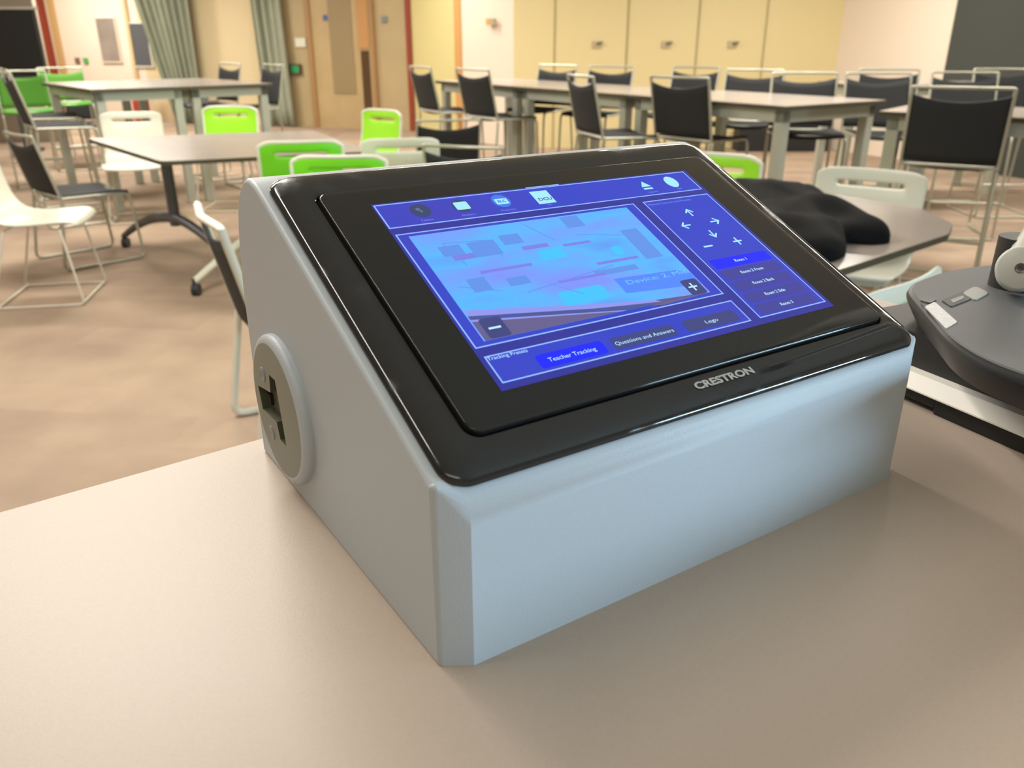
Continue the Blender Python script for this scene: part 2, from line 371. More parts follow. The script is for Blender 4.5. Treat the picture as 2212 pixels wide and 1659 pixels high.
# green backed stools and low chairs beyond the left table
g = sled_chair(.72, 1.08, 'bright green backed stool behind the two black stools on the left', mat('deep_green_fabric', '#4a8a1e', .7), M_frame)
g.location = (-4.85, 8.6, 0); g.rotation_euler = (0, 0, -2.6)
g2 = copy_tree(g); g2.location = (-5.0, 9.7, 0); g2['label'] = 'green stool seen in the gap between two black backrests on the left'
g3 = copy_tree(g); g3.location = (-5.75, 8.7, 0); g3['label'] = 'green stool cut by the left picture edge'
def low_chair(x, y, yaw, label, proto=[None]):
    if proto[0] is None: proto[0] = o = sled_chair(.45, .83, label, stool=False)
    else: o = copy_tree(proto[0])
    a = math.radians(yaw); o.location = (x, y, 0); o.rotation_euler = (0, 0, a); o['label'] = label
    return o
low_chair(-2.84, 5.42, -42, 'black mesh chair with silver sled frame beside the white chair at the left edge')
o = sled_chair(.45, .83, 'black chair with thick white rail half hidden behind the left side of the grey enclosure', frame_m=M_white, stool=False, R=.014); o.location = (-.735, 2.80, 0); o.rotation_euler = (0, 0, math.radians(-62))
low_chair(-.52, 6.45, 12, 'black mesh chair under the bar stools by the red post')
low_chair(-.18, 4.84, -18, 'black chair with pale frame just above the top edge of the tablet')
low_chair(-5.25, 10.3, 180, 'black low chair behind the left high table leg')

def shell(x, y, yaw, label, kind, proto={}):
    spec = {'white': (M_white, M_white_wire, None), 'green': (M_green, M_white_wire, M_white), 'lime': (M_green2, M_white_wire, M_white)}[kind]
    if kind not in proto: proto[kind] = o = shell_chair(label, *spec)
    else: o = copy_tree(proto[kind])
    o.location = (x, y, 0); o.rotation_euler = (0, 0, math.radians(yaw)); o['label'] = label
    o['group'] = 'white moulded chairs' if kind == 'white' else 'green moulded chairs'
    return o
def shell_back(x, y, yaw, label, kind):   # x, y of the top of the back
    a = math.radians(yaw); return shell(x-.28*math.sin(a), y+.28*math.cos(a), yaw, label, kind)
shell(-2.62, 4.55, -79, 'white moulded chair on a wire sled base at the left picture edge', 'white')
shell_back(-3.12, 7.0, 198, 'white moulded chair on the far side of the low table', 'white')
shell_back(-2.46, 7.5, 180, 'lime green moulded chair facing the viewer across the low table', 'lime')
shell_back(-1.06, 7.1, 140, 'small lime green chair standing against the tan wall by the red post', 'lime')
shell_back(-1.20, 4.78, 12, 'green moulded chair with pale rim at the near side of the low table', 'green')
shell_back(-.86, 4.14, 3, 'green moulded chair nearest the tablet top edge', 'green')
shell_back(-.66, 5.0, 10, 'white moulded chair between green chairs and black chairs', 'white')
shell_back(1.03, 4.22, 150, 'lime green chair just right of the tablet top right corner', 'lime')
shell_back(1.62, 3.74, 147, 'white moulded chair behind the dark coat on the right', 'white')
shell_back(.97, 1.90, 42, 'white chair with green inside, nearest on the right beside the document camera', 'white')
cc = [c for c in COL.objects if c.get('label', '').startswith('white chair with green')][0]
for c in cc.children:
    if c.name.startswith('shell'):
        p = MB(); vs = []
        for k in range(7):
            for i in range(9):
                u = i/8*2-1; t = k/6; vs.append((u*.2, -.215-.045*t+.03*u*u*t+.012, .53+.24*t))
        p.add(vs, [(k*9+i, k*9+i+1, (k+1)*9+i+1, (k+1)*9+i) for k in range(6) for i in range(8)], M_green)
        po = p.build('back_pad', cc, smooth=180); sm = po.modifiers.new('t', 'SOLIDIFY'); sm.thickness = .008
        po['label'] = 'green inside of the backrest'; break

# ------------------------------------------------------------------ tables
def high_table(C, u, v, lu, lv, label, z=1.0):
    """C is one corner, u and v unit directions of the sides"""
    rz = math.atan2(u[1], u[0]); o = empty('high_table', (C[0], C[1], 0), rz, label, 'table', 'silver legged high tables')
    sv = 1 if (u[0]*v[1]-u[1]*v[0]) > 0 else -1
    def R(x0, y0, x1, y1): ys = sorted((y0*sv, y1*sv)); return [(x0, ys[0]), (x1, ys[0]), (x1, ys[1]), (x0, ys[1])]
    mb = MB(); mb.prism(R(0, 0, lu, lv), z-.028, z, M_top); t = mb.build('tabletop', o)
    mb = MB(); mb.prism(R(-.003, -.003, lu+.003, lv+.003), z-.026, z-.004, M_edge); mb.build('edge_band', t)
    mb = MB()
    for a in (R(.04, .04, lu-.04, .09), R(.04, lv-.09, lu-.04, lv-.04), R(.04, .04, .09, lv-.04), R(lu-.09, .04, lu-.04, lv-.04)): mb.prism(a, z-.1, z-.028, M_silver)
    mb.build('apron', o)
    for x in (.04, lu-.11):
        for y in (.04, lv-.11):
            mb = MB(); mb.prism(R(x, y, x+.07, y+.07), 0, z-.028, M_silver); mb.build('leg', o, bevel=.006)
    return o
U, V = (.775, .632), (-.555, .832)
def n2(a): l = math.hypot(*a); return (a[0]/l, a[1]/l)
V = n2((-.632, .775)); V = n2((-.56, .828)); U = n2((.828, .56))
F = Vector((1.62, 5.08))
for k, l in enumerate(('high table with thick silver legs nearest the large bar stool', 'middle high table of the long central row', 'far high table of the long central row, beside the red post')):
    P = F+Vector(V)*1.42*k; high_table((P.x, P.y), U, V, 1.0 if k == 0 else .9, 1.40, l)
high_table((2.02, 4.72), n2((.50, -.40)), n2((.40, .50)), 1.5, .8, 'high table at the right edge behind the large bar stool')
high_table((3.0, 7.7), n2((1, .05)), n2((-.05, 1)), 1.6, .7, 'high table before the dark wall on the right')
a1, b1 = n2((.76, .65)), n2((-.65, .76)); P = Vector((-3.40, 6.98))
high_table((P.x, P.y), a1, b1, .78, 1.6, 'high table of the left pair, cut nearer the left picture edge')
P2 = P+Vector(a1)*.79; high_table((P2.x, P2.y), a1, b1, .78, 1.6, 'high table of the left pair, its right half before the curtains')

def poly_table(poly, z, label, rnd=.05):
    o = empty('low_table', (sum(p[0] for p in poly)/len(poly), sum(p[1] for p in poly)/len(poly), 0), 0, label, 'table')
    q = [(p[0]-o.location.x, p[1]-o.location.y, 0) for p in poly]; q = [(a, b) for a, b, c in fillet(q, rnd, 5, True)]
    mb = MB(); mb.prism(q, z-.022, z, M_top); t = mb.build('tabletop', o)
    mb = MB(); mb.prism([(a*1.002, b*1.002) for a, b in q], z-.024, z-.002, M_edge); mb.build('edge_band', t)
    return o
def castor(parent, p, m=M_castor):
    mb = MB(); x, y = p
    for dx in (-.014, .008):
        mb.M = Matrix.Translation((x+dx, y, .035)) @ Matrix.Rotation(PI/2, 4, 'Y')
        mb.loft([[(.035*math.cos(2*PI*k/16), .035*math.sin(2*PI*k/16), zz) for k in range(16)] for zz in (0, .018)], m)
    mb.M = Matrix.Translation((x, y, 0)); mb.tube([(0, 0, .04), (0, 0, .10)], .012, m); mb.build('castor', parent, smooth=50)
def y_base(o, hub, ends, m, ztop=.70):
    X, Y = o.location.x, o.location.y; hx, hy = hub[0]-X, hub[1]-Y
    mb = MB(); mb.tube([(hx, hy, .26), (hx, hy, ztop)], .035, m, 12); mb.build('leg', o, smooth=50)
    for ex, ey, em in ends:
        ex -= X; ey -= Y; mb = MB(); pts = []; rr = []
        for k in range(9):
            t = k/8; pts.append((hx+(ex-hx)*t, hy+(ey-hy)*t, .31-.23*t**1.7)); rr.append(.035-.015*t)
        mb.tube(pts, rr, em, 10); mb.build('foot', o, smooth=60); castor(o, (ex, ey))
o = poly_table([(-2.93, 5.84), (-1.95, 4.66), (-.85, 5.12), (-1.5, 6.38)], .74, 'low grey brown table on castors, left of the tablet')
y_base(o, (-2.17, 5.25), [(-2.76, 5.75, M_dsteel), (-1.62, 4.76, M_dsteel)], M_dsteel)
y_base(o, (-1.42, 5.45), [(-1.83, 4.55, M_white), (-1.2, 5.75, M_white)], M_dsteel)
o = poly_table([(.78, 2.18), (1.0, 2.36), (1.51, 2.80), (1.61, 2.97), (1.63, 3.25), (1.25, 3.86), (.35, 3.2), (.42, 2.5)], .74, 'low table with rounded corner holding the dark coat, right of the tablet', .03)
y_base(o, (1.0, 2.9), [(1.4, 2.95, M_dsteel), (.6, 2.8, M_dsteel)], M_dsteel)

# dark coat lying in a heap on the low table
def heap():
    mb = MB(); N = 40; Mr = 14
    out = [(-.16, .6), (.12, .62), (.16, .25), (.16, -.08), (.21, -.24), (.19, -.35), (.10, -.38), (.03, -.34), (-.02, -.52), (-.14, -.64), (-.26, -.5), (-.27, 0)]
    q = fillet([(a, b, 0) for a, b in out], .1, 4, True); n = len(q); rings = []
    for r in range(Mr+1):
        t = r/Mr; rings.append([(x*(1-t*t*.98), y*(1-t*t*.98), .095*math.sin(t*PI/2)**.7*(1+.16*math.sin(11*x*(1-t*t)+6*y*(1-t*t))+.10*math.sin(23*y*(1-t*t)+3)+.05*math.sin((40*x+15*y)*(1-t*t))) ) for x, y, _ in q])
    mb.loft(rings, mat('black_cloth', '#0f0f10', .9, spec=.15, noise=.25, nscale=12, bump=.4, bscale=40)); return mb.build('coat', smooth=180)
o = heap(); o.location = (1.06, 3.0, .741); tag(o, 'crumpled black coat heaped on the low table right of the tablet', 'coat')

# ------------------------------------------------------------------ the desk
deskm = mat('desk_laminate', '#bbaa9b', .42, noise=.03, nscale=700, bump=.05, bscale=1500)
e1 = n2((.117, .089)); e2 = (e1[1], -e1[0]); A0 = Vector((-.282, .387)); E1 = Vector(e1); E2 = Vector(e2)
c_far = A0+E1*.76; c_near = A0-E1*1.0
desk = empty('standing_desk', (.1, .3, 0), 0, 'grey brown standing desk the tablet enclosure rests on', 'desk')
mb = MB(); poly = [c_near, c_far, c_far+E2*1.3, c_near+E2*1.3]; q = [(p.x-.1, p.y-.3) for p in poly]
mb.prism(q, DZ-.025, DZ, deskm); mb.build('desktop', desk, bevel=.0012)
for a, b in ((.12, .12), (1.6, .12), (.12, 1.15), (1.6, 1.15)):
    p = c_near+E1*a+E2*b; mb = MB(); mb.box((p.x-.13, p.y-.33, 0), (p.x-.07, p.y-.27, DZ-.025), M_silver); mb.build('leg', desk, bevel=.004)

# ------------------------------------------------------------------ touch panel in its grey enclosure
YAW = .5793; ct, st_ = math.cos(.4445), math.sin(.4445)
W, D, H1 = .3094, .2372, .082
console = empty('touch_panel_console', (-.0275, .2613, DZ), YAW, 'black touch panel with lit blue screen in a pale grey sloped enclosure', 'touch panel')
def gray():
    m = mat('grey_printed_plastic', '#b8bfc6', .42, bump=0)
    nt = m.node_tree; b = nt.nodes['Principled BSDF']; tc = nt.nodes.new('ShaderNodeTexCoord')
    wv = nt.nodes.new('ShaderNodeTexWave'); wv.bands_direction = 'Z'; wv.inputs['Scale'].default_value = 800; wv.inputs['Distortion'].default_value = 1.5
    n = nt.nodes.new('ShaderNodeTexNoise'); n.inputs['Scale'].default_value = 1400
    nt.links.new(tc.outputs['Object'], wv.inputs['Vector']); nt.links.new(tc.outputs['Object'], n.inputs['Vector'])
    ad = nt.nodes.new('ShaderNodeMath'); ad.operation = 'MULTIPLY_ADD'; ad.inputs[1].default_value = .35
    nt.links.new(wv.outputs['Fac'], ad.inputs[0]); nt.links.new(n.outputs['Fac'], ad.inputs[2])
    bp = nt.nodes.new('ShaderNodeBump'); bp.inputs['Strength'].default_value = .25; bp.inputs['Distance'].default_value = .0004
    nt.links.new(ad.outputs[0], bp.inputs['Height']); nt.links.new(bp.outputs['Normal'], b.inputs['Normal'])
    return m
M_gray = gray()
tail = [(y, H1+.4757*y) for y in (.022, .05, .1, .15, .178)]
tail += [(.186, .1702), (.191, .1720), (.197, .1734), (.203, .1732), (.2085, .1713), (.2139, .1678), (.2190, .1632), (.2226, .1586), (.2262, .152), (.2295, .1440), (.2330, .131), (.2355, .115), (.2368, .098), (D, .08), (D, 0)]
def inset(P, d):
    n = len(P); out = []
    for i in range(n):
        a = Vector(P[i-1]); b = Vector(P[i]); c = Vector(P[(i+1) % n])
        n1 = (b-a).normalized(); n2_ = (c-b).normalized(); nn = Vector((n1.y+n2_.y, -(n1.x+n2_.x)))
        nn = nn.normalized() if nn.length > 1e-6 else Vector((n1.y, -n1.x)); out.append((b.x+nn.x*d, max(0, b.y+nn.y*d)))
    return out
def stn(x, ins, c, R):      # one cross-section of the enclosure: front at depth c, front top edge rounded with R
    zc = H1+.4757*c+.0015; P0, P1, P2 = (c, zc-R), (c, zc), (c+.9*R, H1+.4757*(c+.9*R)); P = [(c, 0)]
    for k in range(8):
        t = k/7; P.append(tuple(P0[q]*(1-t)**2+2*P1[q]*t*(1-t)+P2[q]*t*t for q in (0, 1)))
    P += tail
    if ins: P = inset(P, ins)
    return [(x, a, b) for a, b in P]
mb = MB()
S = [(0, .0020, .0050, .003), (.0004, .0011, .0049, .003), (.0011, .0004, .0046, .003), (.0021, .0, .0042, .003), (.0127, 0, -.0020, .016)]
rings = [stn(*a) for a in S] + [stn(W-x, i, c, R) for x, i, c, R in reversed(S)]
mb.loft(rings, M_gray); encl = mb.build('enclosure', console, smooth=17); encl['label'] = 'pale grey printed plastic enclosure'

def frame_at(u0, t0):      # matrix of a plane lying on the slope, origin at (u0, t0)
    return Matrix(((1, 0, 0, u0), (0, ct, -st_, t0*ct), (0, st_, ct, H1+t0*st_), (0, 0, 0, 1)))
def rrect(x0, y0, x1, y1, r, z, n=8):
    out = []
    for cx, cy, a0 in ((x1-r, y1-r, 0), (x0+r, y1-r, PI/2), (x0+r, y0+r, PI), (x1-r, y0+r, 1.5*PI)):
        for k in range(n+1): a = a0+PI/2*k/n; out.append((cx+r*math.cos(a), cy+r*math.sin(a), z))
    return out
def smudged():
    m = mat('glossy_black_bezel', '#2a2a2b', .16, spec=.5)
    nt = m.node_tree; b = nt.nodes['Principled BSDF']; tc = nt.nodes.new('ShaderNodeTexCoord')
    n = nt.nodes.new('ShaderNodeTexNoise'); n.inputs['Scale'].default_value = 38; n.inputs['Detail'].default_value = 8
    nt.links.new(tc.outputs['Object'], n.inputs['Vector'])
    r = nt.nodes.new('ShaderNodeMapRange'); r.inputs['From Min'].default_value = .50; r.inputs['From Max'].default_value = .72
    r.inputs['To Min'].default_value = .045; r.inputs['To Max'].default_value = .42
    nt.links.new(n.outputs['Fac'], r.inputs['Value']); nt.links.new(r.outputs['Result'], b.inputs['Roughness'])
    return m
M_bez = smudged()
sx, stt = .0469, .0361
T = frame_at(sx, stt)        # origin: lower left corner of the lit area
# bezel: local coordinates in metres from the lit lower left corner
BX0, BX1, BY0, BY1 = -.0420, W-.0042-sx, -.0350, .2098-stt
GX0, GX1, GY0, GY1 = -.0235, .2425, -.0165, .1500
mb = MB(); mb.M = T; rings = []
for i in range(10):
    a = PI/2*i/9; ins = .015*(1-math.cos(a)); hh = .0012+.0045*math.sin(a)
    rings.append(rrect(BX0+ins, BY0+ins, BX1-ins, BY1-ins, .0125-ins*.6, hh))
rings = [rrect(BX0+.0012, BY0+.0012, BX1-.0012, BY1-.0012, .0105, -.0005), rrect(BX0, BY0, BX1, BY1, .0115, .0004)] + rings
rings += [rrect(GX0-.0018, GY0-.0018, GX1+.0018, GY1+.0018, .0075, .0057), rrect(GX0-.0013, GY0-.0013, GX1+.0013, GY1+.0013, .0070, .0053), rrect(GX0-.0012, GY0-.0012, GX1+.0012, GY1+.0012, .0069, .0022)]
mb.loft(rings, M_bez, True, True); bez = mb.build('bezel', console, smooth=35); bez['label'] = 'glossy black outer bezel with smudges'
mb = MB(); mb.M = T
M_glass = mat('black_panel_glass', '#242424', .07, spec=.45)
mb.loft([rrect(GX0+.0003, GY0+.0003, GX1-.0003, GY1-.0003, .0062, .0023), rrect(GX0, GY0, GX1, GY1, .0065, .0028), rrect(GX0, GY0, GX1, GY1, .0065, .0066),
         rrect(GX0+.0001, GY0+.0001, GX1-.0001, GY1-.0001, .0064, .0070), rrect(GX0+.0004, GY0+.0004, GX1-.0004, GY1-.0004, .0061, .00735), rrect(GX0+.0009, GY0+.0009, GX1-.0009, GY1-.0009, .0056, .0075)], M_glass)
glass = mb.build('glass_panel', console, smooth=50); glass['label'] = 'raised black glass front'

# --- lettering helper: builds flat text from the built-in font as mesh faces
def text_faces(mb, s, x, y, size, z, m, width=None, align='CENTER', bold=0, rot=0):
    cu = bpy.data.curves.new('t', 'FONT'); cu.body = s; cu.size = size; cu.align_x = align; cu.align_y = 'CENTER'; cu.offset = bold; cu.resolution_u = 3
    ob = bpy.data.objects.new('t', cu); COL.objects.link(ob); bpy.context.view_layer.update()
    me = bpy.data.meshes.new_from_object(ob.evaluated_get(bpy.context.evaluated_depsgraph_get()))
    xs = [v.co.x for v in me.vertices]; k = 1.0
    if width and xs: k = width/(max(xs)-min(xs))
    c, sn = math.cos(rot), math.sin(rot)
    mb.add([(x+(v.co.x*k)*c-v.co.y*sn, y+(v.co.x*k)*sn+v.co.y*c, z) for v in me.vertices], [tuple(p.vertices) for p in me.polygons], m)
    bpy.data.objects.remove(ob); bpy.data.meshes.remove(me); bpy.data.curves.remove(cu)

def ui(name, col, e=1.0, r=.12):
    if name in MATS: return MATS[name]
    m = bpy.data.materials.new(name); m.use_nodes = True; b = m.node_tree.nodes['Principled BSDF']
    b.inputs['Base Color'].default_value = (.01, .01, .012, 1); b.inputs['Roughness'].default_value = r
    b.inputs['Emission Color'].default_value = lin(col); b.inputs['Emission Strength'].default_value = e
    MATS[name] = m; return m
def ui_noise(name, cols, scale, stretch, e=1.0):
    m = ui(name, cols[0], e); nt = m.node_tree; b = nt.nodes['Principled BSDF']; tc = nt.nodes.new('ShaderNodeTexCoord')
    mp = nt.nodes.new('ShaderNodeMapping'); mp.inputs['Scale'].default_value = stretch; nt.links.new(tc.outputs['Object'], mp.inputs['Vector'])
    n = nt.nodes.new('ShaderNodeTexNoise'); n.inputs['Scale'].default_value = scale; n.inputs['Detail'].default_value = 3
    nt.links.new(mp.outputs['Vector'], n.inputs['Vector']); r = nt.nodes.new('ShaderNodeValToRGB')
    el = r.color_ramp.elements; el[0].position = .3; el[0].color = lin(cols[0]); el[1].position = .7; el[1].color = lin(cols[-1])
    for i, c in enumerate(cols[1:-1]): q = el.new(.3+.4*(i+1)/(len(cols)-1)); q.color = lin(c)
    nt.links.new(n.outputs['Fac'], r.inputs['Fac']); nt.links.new(r.outputs['Color'], b.inputs['Emission Color']); return m
K_bg = ui_noise('ui_background', ['#242a96', '#2c2f9a', '#2a2ba2'], 12, (1, 1, 1))
K_box = ui_noise('ui_panel', ['#283cc6', '#3040c8', '#3b3dbb'], 9, (1, 1, 1))
K_line = ui('ui_line', '#8fb4ff', 1.15); K_text = ui('ui_text', '#b5e2ff', 1.15); K_hi = ui('ui_button_active', '#0018ff', 1.1)
K_btn = ui('ui_button_idle', '#3f409f', .95); K_dark = ui('ui_button_dark', '#3c4486', .9); K_vid = ui_noise('ui_camera_picture', ['#7a92ff', '#6aa2ff', '#54b4fc', '#5b9bf0'], 16, (1, 2.6, 2.6), 1.05)
K_cyan = ui('ui_cyan', '#3cc0ff', 1.05); K_icon = ui('ui_icon', '#9fe2ff', 1.1); K_icd = ui('ui_icon_dark', '#36446e', .9); K_blue = ui('ui_icon_blue', '#3c7ae8', 1.0)
K_mauve = ui('ui_mauve', '#665f92', .95); K_sl = ui('ui_slate', '#46559c', .95); K_lilac = ui('ui_lilac', '#8f96ee', 1.0); K_v2 = ui('ui_video_shade', '#5f93ea', 1.0); K_v3 = ui('ui_video_violet', '#7a7fe6', 1.0)
mb = MB(); mb.M = T
Z = .0076
def rect(x0, y0, x1, y1, l, m, r=0):
    z = Z+.00004*l
    if r: P = rrect(x0/1e3, y0/1e3, x1/1e3, y1/1e3, r/1e3, z, 4)
    else: P = [(x0/1e3, y0/1e3, z), (x1/1e3, y0/1e3, z), (x1/1e3, y1/1e3, z), (x0/1e3, y1/1e3, z)]
    mb.add(P, [tuple(range(len(P)))], m)
def poly(pts, l, m): mb.add([(x/1e3, y/1e3, Z+.00004*l) for x, y in pts], [tuple(range(len(pts)))], m)
def line(a, b, w_, l, m):
    (x0, y0), (x1, y1) = a, b; L = math.hypot(x1-x0, y1-y0); dx, dy = (x1-x0)/L*w_/2, (y1-y0)/L*w_/2
    poly([(x0-dy-dx, y0+dx-dy), (x1-dy+dx, y1+dx+dy), (x1+dy+dx, y1-dx+dy), (x0+dy-dx, y0-dx-dy)][::-1], l, m)
def frame(x0, y0, x1, y1, w_, l, m):
    for a in ((x0, y0, x1, y0+w_), (x0, y1-w_, x1, y1), (x0, y0, x0+w_, y1), (x1-w_, y0, x1, y1)): rect(*a, l, m)
def txt(s, x, y, h, l, m=None, width=None, align='CENTER', bold=0): text_faces(mb, s, x/1e3, y/1e3, h/1e3, Z+.00004*l, m or K_text, width/1e3 if width else None, align, bold/1e3)
rect(0, 0, 217, 135.7, 0, K_bg)
for x0, y0, x1, y1 in ((.8, 114.6, 214.4, 134.6), (1.5, 26, 154.2, 109.6), (2.6, 3.9, 154.6, 20.6), (161.4, 4.2, 214.4, 109.8)):
    rect(x0, y0, x1, y1, 1, K_box); frame(x0, y0, x1, y1, .75, 3, K_line)
rect(94, 134.9, 117, 135.7, 3, K_line)
# camera picture
rect(7.6, 29.2, 147, 107, 2, K_vid)
poly([(8.4, 46), (73, 34.8), (113, 27.4), (147, 29.2), (147, 29.2), (8.4, 29.2)], 3, K_mauve)
poly([(8.4, 46), (73, 34.8), (112, 29.2), (90, 29.2), (73, 32.4), (8.4, 43.6)], 4, K_sl)
poly([(8.4, 43.4), (73, 32.2), (90, 29.25), (86, 29.2), (73, 31.4), (8.4, 42)], 5, K_lilac)
poly([(8.4, 50), (70, 38.5), (110, 32), (113, 30), (73, 34.8), (8.4, 46)], 4, K_lilac)
for a in ((60, 40, 88, 50), (112, 69, 119, 76), (68, 74, 84, 82)): rect(*a, 4, K_cyan, 2)
for a in ((18, 88, 30, 96), (34, 84, 50, 96), (98, 96, 110, 106), (54, 90, 66, 98), (128, 62, 140, 88), (40, 60, 52, 66), (90, 56, 118, 60), (20, 60, 30, 70)): rect(*a, 3, K_v2)
for a in ((22, 84, 34, 88), (62, 84, 78, 87), (86, 82, 104, 84), (30, 72, 60, 74), (96, 64, 124, 66), (66, 56, 96, 58)): rect(*a, 4, K_v3)
for a, b in (((22, 98), (46, 96)), ((46, 96), (48, 82)), ((22, 98), (26, 80)), ((74, 104), (84, 88)), ((14, 66), (34, 58)), ((100, 90), (126, 84)), ((46, 54), (104, 62)), ((60, 58), (74, 46))): line(a, b, .6, 5, K_v2)
poly([(97.6, 52), (139, 50), (146.5, 46), (146.5, 36), (97.8, 40.4)], 4, ui('ui_caption_box', '#4d86ff', 1.05))
txt('Device: 2, Mic:', 124.5, 47.4, 4.6, 6, ui('ui_caption', '#6fc0ff', 1.05), width=43)
rect(11.4, 29.6, 22.9, 42.6, 6, K_dark, 1.6); rect(134.4, 29.4, 145.6, 41.4, 6, K_dark, 1.6)
line((14.4, 35.9), (19.6, 35.9), 1.3, 7, K_text); line((137, 35.5), (142, 35.5), 1.1, 7, K_text); line((139.5, 33), (139.5, 38), 1.1, 8, K_text)
# presets
txt('Tracking Presets', 3.4, 18.6, 2.9, 4, width=20.6, align='LEFT')
rect(25, 6.2, 62.4, 14.6, 3, K_hi, 1.8); txt('Teacher Tracking', 43.6, 10.2, 3.5, 5, width=26.5)
rect(67.2, 6.5, 106.3, 14.2, 3, K_dark, 1.8); txt('Questions and Answers', 86.7, 10.1, 3.3, 5, width=36.5)
rect(113, 6.2, 149.2, 14.4, 3, K_dark, 1.8); txt('Lego', 131, 10.1, 3.2, 5, width=8.6)
# menu bar
def disc(cx, cy, rx, ry, l, m, n=24): poly([(cx+rx*math.cos(2*PI*k/n), cy+ry*math.sin(2*PI*k/n)) for k in range(n)], l, m)
disc(23.6, 126.3, 5.6, 5.6, 3, K_icd); disc(22.6, 127.4, 1.3, 1.3, 4, ui('ui_grey', '#5f74a0', .9)); disc(23.8, 125.4, .9, .9, 4, ui('ui_grey', '#5f74a0', .9))
disc(47.7, 126.3, 5.2, 5.6, 3, K_icd); rect(43.8, 122.8, 52.1, 129.6, 4, K_icon, 1)
disc(72.6, 126.4, 5.6, 5.8, 3, K_blue); rect(68.8, 123.4, 76.6, 128.4, 4, K_icon, .6); txt('BLC', 72.7, 125.9, 3.0, 5, K_blue, bold=.12)
rect(93.8, 119.4, 105.5, 131.3, 4, K_icon); txt('DCU', 100.2, 123.4, 3.6, 5, K_sl, width=9, bold=.1)
poly([(171.6, 123.6), (179, 123.6), (175.3, 129.2)], 4, K_icon); rect(171.8, 120.8, 178.8, 122.4, 4, K_icon)
disc(197, 125.4, 4.7, 5.7, 4, K_icon)
for s, x in (('Camera', 23.4), ('Monitors', 47.9), ('Projectors', 72.5), ('PC', 99.8), ('Lecturer', 176.4), ('Exit', 198)): txt(s, x, 117.9, 2.2, 5, ui('ui_small', '#7d95f0', 1.0))
# camera controls
txt('Manual Control and Presets', 163.2, 106.2, 2.5, 4, ui('ui_small', '#7d95f0', 1.0), width=34, align='LEFT')
def arrow(cx, cy, a):
    a = math.radians(a); c, s = math.cos(a), math.sin(a); f = lambda x, y: (cx+x*c-y*s, cy+x*s+y*c)
    line(f(-3, 0), f(2.6, 0), 1.1, 5, K_icon); line(f(3, 0), f(.4, 2.5), 1.1, 6, K_icon); line(f(3, 0), f(.4, -2.5), 1.1, 7, K_icon)
arrow(186.5, 94.3, 90); arrow(174.8, 83.6, 180); arrow(197.8, 83.4, 0); arrow(186.9, 73, 270)
line((172.4, 63.5), (178, 63.5), 1.3, 5, K_icon); line((196, 63.5), (201.6, 63.5), 1.2, 5, K_icon); line((198.8, 60.7), (198.8, 66.3), 1.2, 6, K_icon)
for i, (s, y) in enumerate((('Room 1', 48.2), ('Room 2 Front', 38.6), ('Room 2 Back', 29), ('Room 2 Side', 19.4), ('Room 3', 9.8))):
    rect(165.4, y-3.9, 210.4, y+3.9, 3, K_hi if i == 0 else K_btn, 1.2)
    txt(s, 187.6, y, 3.1, 5, K_text, bold=.04)
disp = mb.build('display_screen', glass); disp['label'] = 'lit blue touch screen interface with buttons and camera picture'
# brand lettering on the lower bezel
mb = MB(); mb.M = T
text_faces(mb, 'CRESTRON', .1112, -.0240, .0056, .00585, mat('silver_print', '#b4b2ae', .4), .0385, bold=.00022)
o = mb.build('brand_lettering', bez); o['label'] = 'silver CRESTRON lettering'

# round cable plate on the left side with a T-shaped cut-out
def cable_plate():
    cy, cz, r = .178, .0515, .0425
    M_pl = mat('plate_grey', '#8a8c80', .5); M_re = mat('recess_olive', '#4c4d38', .6); M_hole_shade = mat('hole_shade', '#131313', .8)
    o = MB(); n = 56
    ring = lambda rr, x: [(x, cy+rr*math.cos(2*PI*k/n), max(.0005, cz+rr*math.sin(2*PI*k/n))) for k in range(n)]
    rs = [ring(r, .0005)] + [ring(r-.0045*(1-math.cos(PI/2*i/6)), -.0018-.0038*math.sin(PI/2*i/6)) for i in range(7)]
    o.loft(rs, M_gray, True, False); X = rs[-1][0][0]
    hole = [(.1835, .0712), (.1735, .0712), (.1665, .0345), (.1765, .0345), (.1800, .0440), (.2050, .0425), (.2085, .0560), (.1850, .0600)]
    bm = bmesh.new(); vo = [bm.verts.new(p) for p in rs[-1]]; vi = [bm.verts.new((X, a, b)) for a, b in hole]
    es = [bm.edges.new((vo[i], vo[(i+1) % n])) for i in range(n)] + [bm.edges.new((vi[i], vi[(i+1) % len(vi)])) for i in range(len(vi))]
    bmesh.ops.triangle_fill(bm, edges=es, use_beauty=True); bm.verts.index_update()
    o.add([tuple(v.co) for v in bm.verts], [tuple(v.index for v in f.verts) for f in bm.faces], M_pl); bm.free()
    h = len(hole)
    o.add([(X, a, b) for a, b in hole]+[(-.0012, a, b) for a, b in hole], [(i, (i+1) % h, h+(i+1) % h, h+i) for i in range(h)]+[tuple(range(h, 2*h))], M_re)
    pl = o.build('cable_plate', console, smooth=40); pl['label'] = 'round grey plate with T-shaped opening'
    k = MB()
    for a, b, c, d in ((.1755, .060, .1800, .0695), (.1715, .0385, .1750, .0475), (.1960, .0475, .2020, .0535)): k.box((-.0030, a, b), (-.0011, c, d), M_hole_shade)  # solid dark blocks: shade inside deep holes put into the colour
    k.build('opening', pl)
    for a, b in ((.1955, .0675), (.1915, .0330)):
        s = MB(); s.M = Matrix.Translation((X, a, b)) @ Matrix.Rotation(-PI/2, 4, 'Y')
        s.loft([[(q*math.cos(2*PI*k/14), q*math.sin(2*PI*k/14), z) for k in range(14)] for q, z in ((.0042, -.0003), (.0042, .0004), (.0034, .0008), (.0015, .0002))], mat('screw_grey', '#a2a3a8', .4, .4)); s.build('screw', pl, smooth=40)
cable_plate()

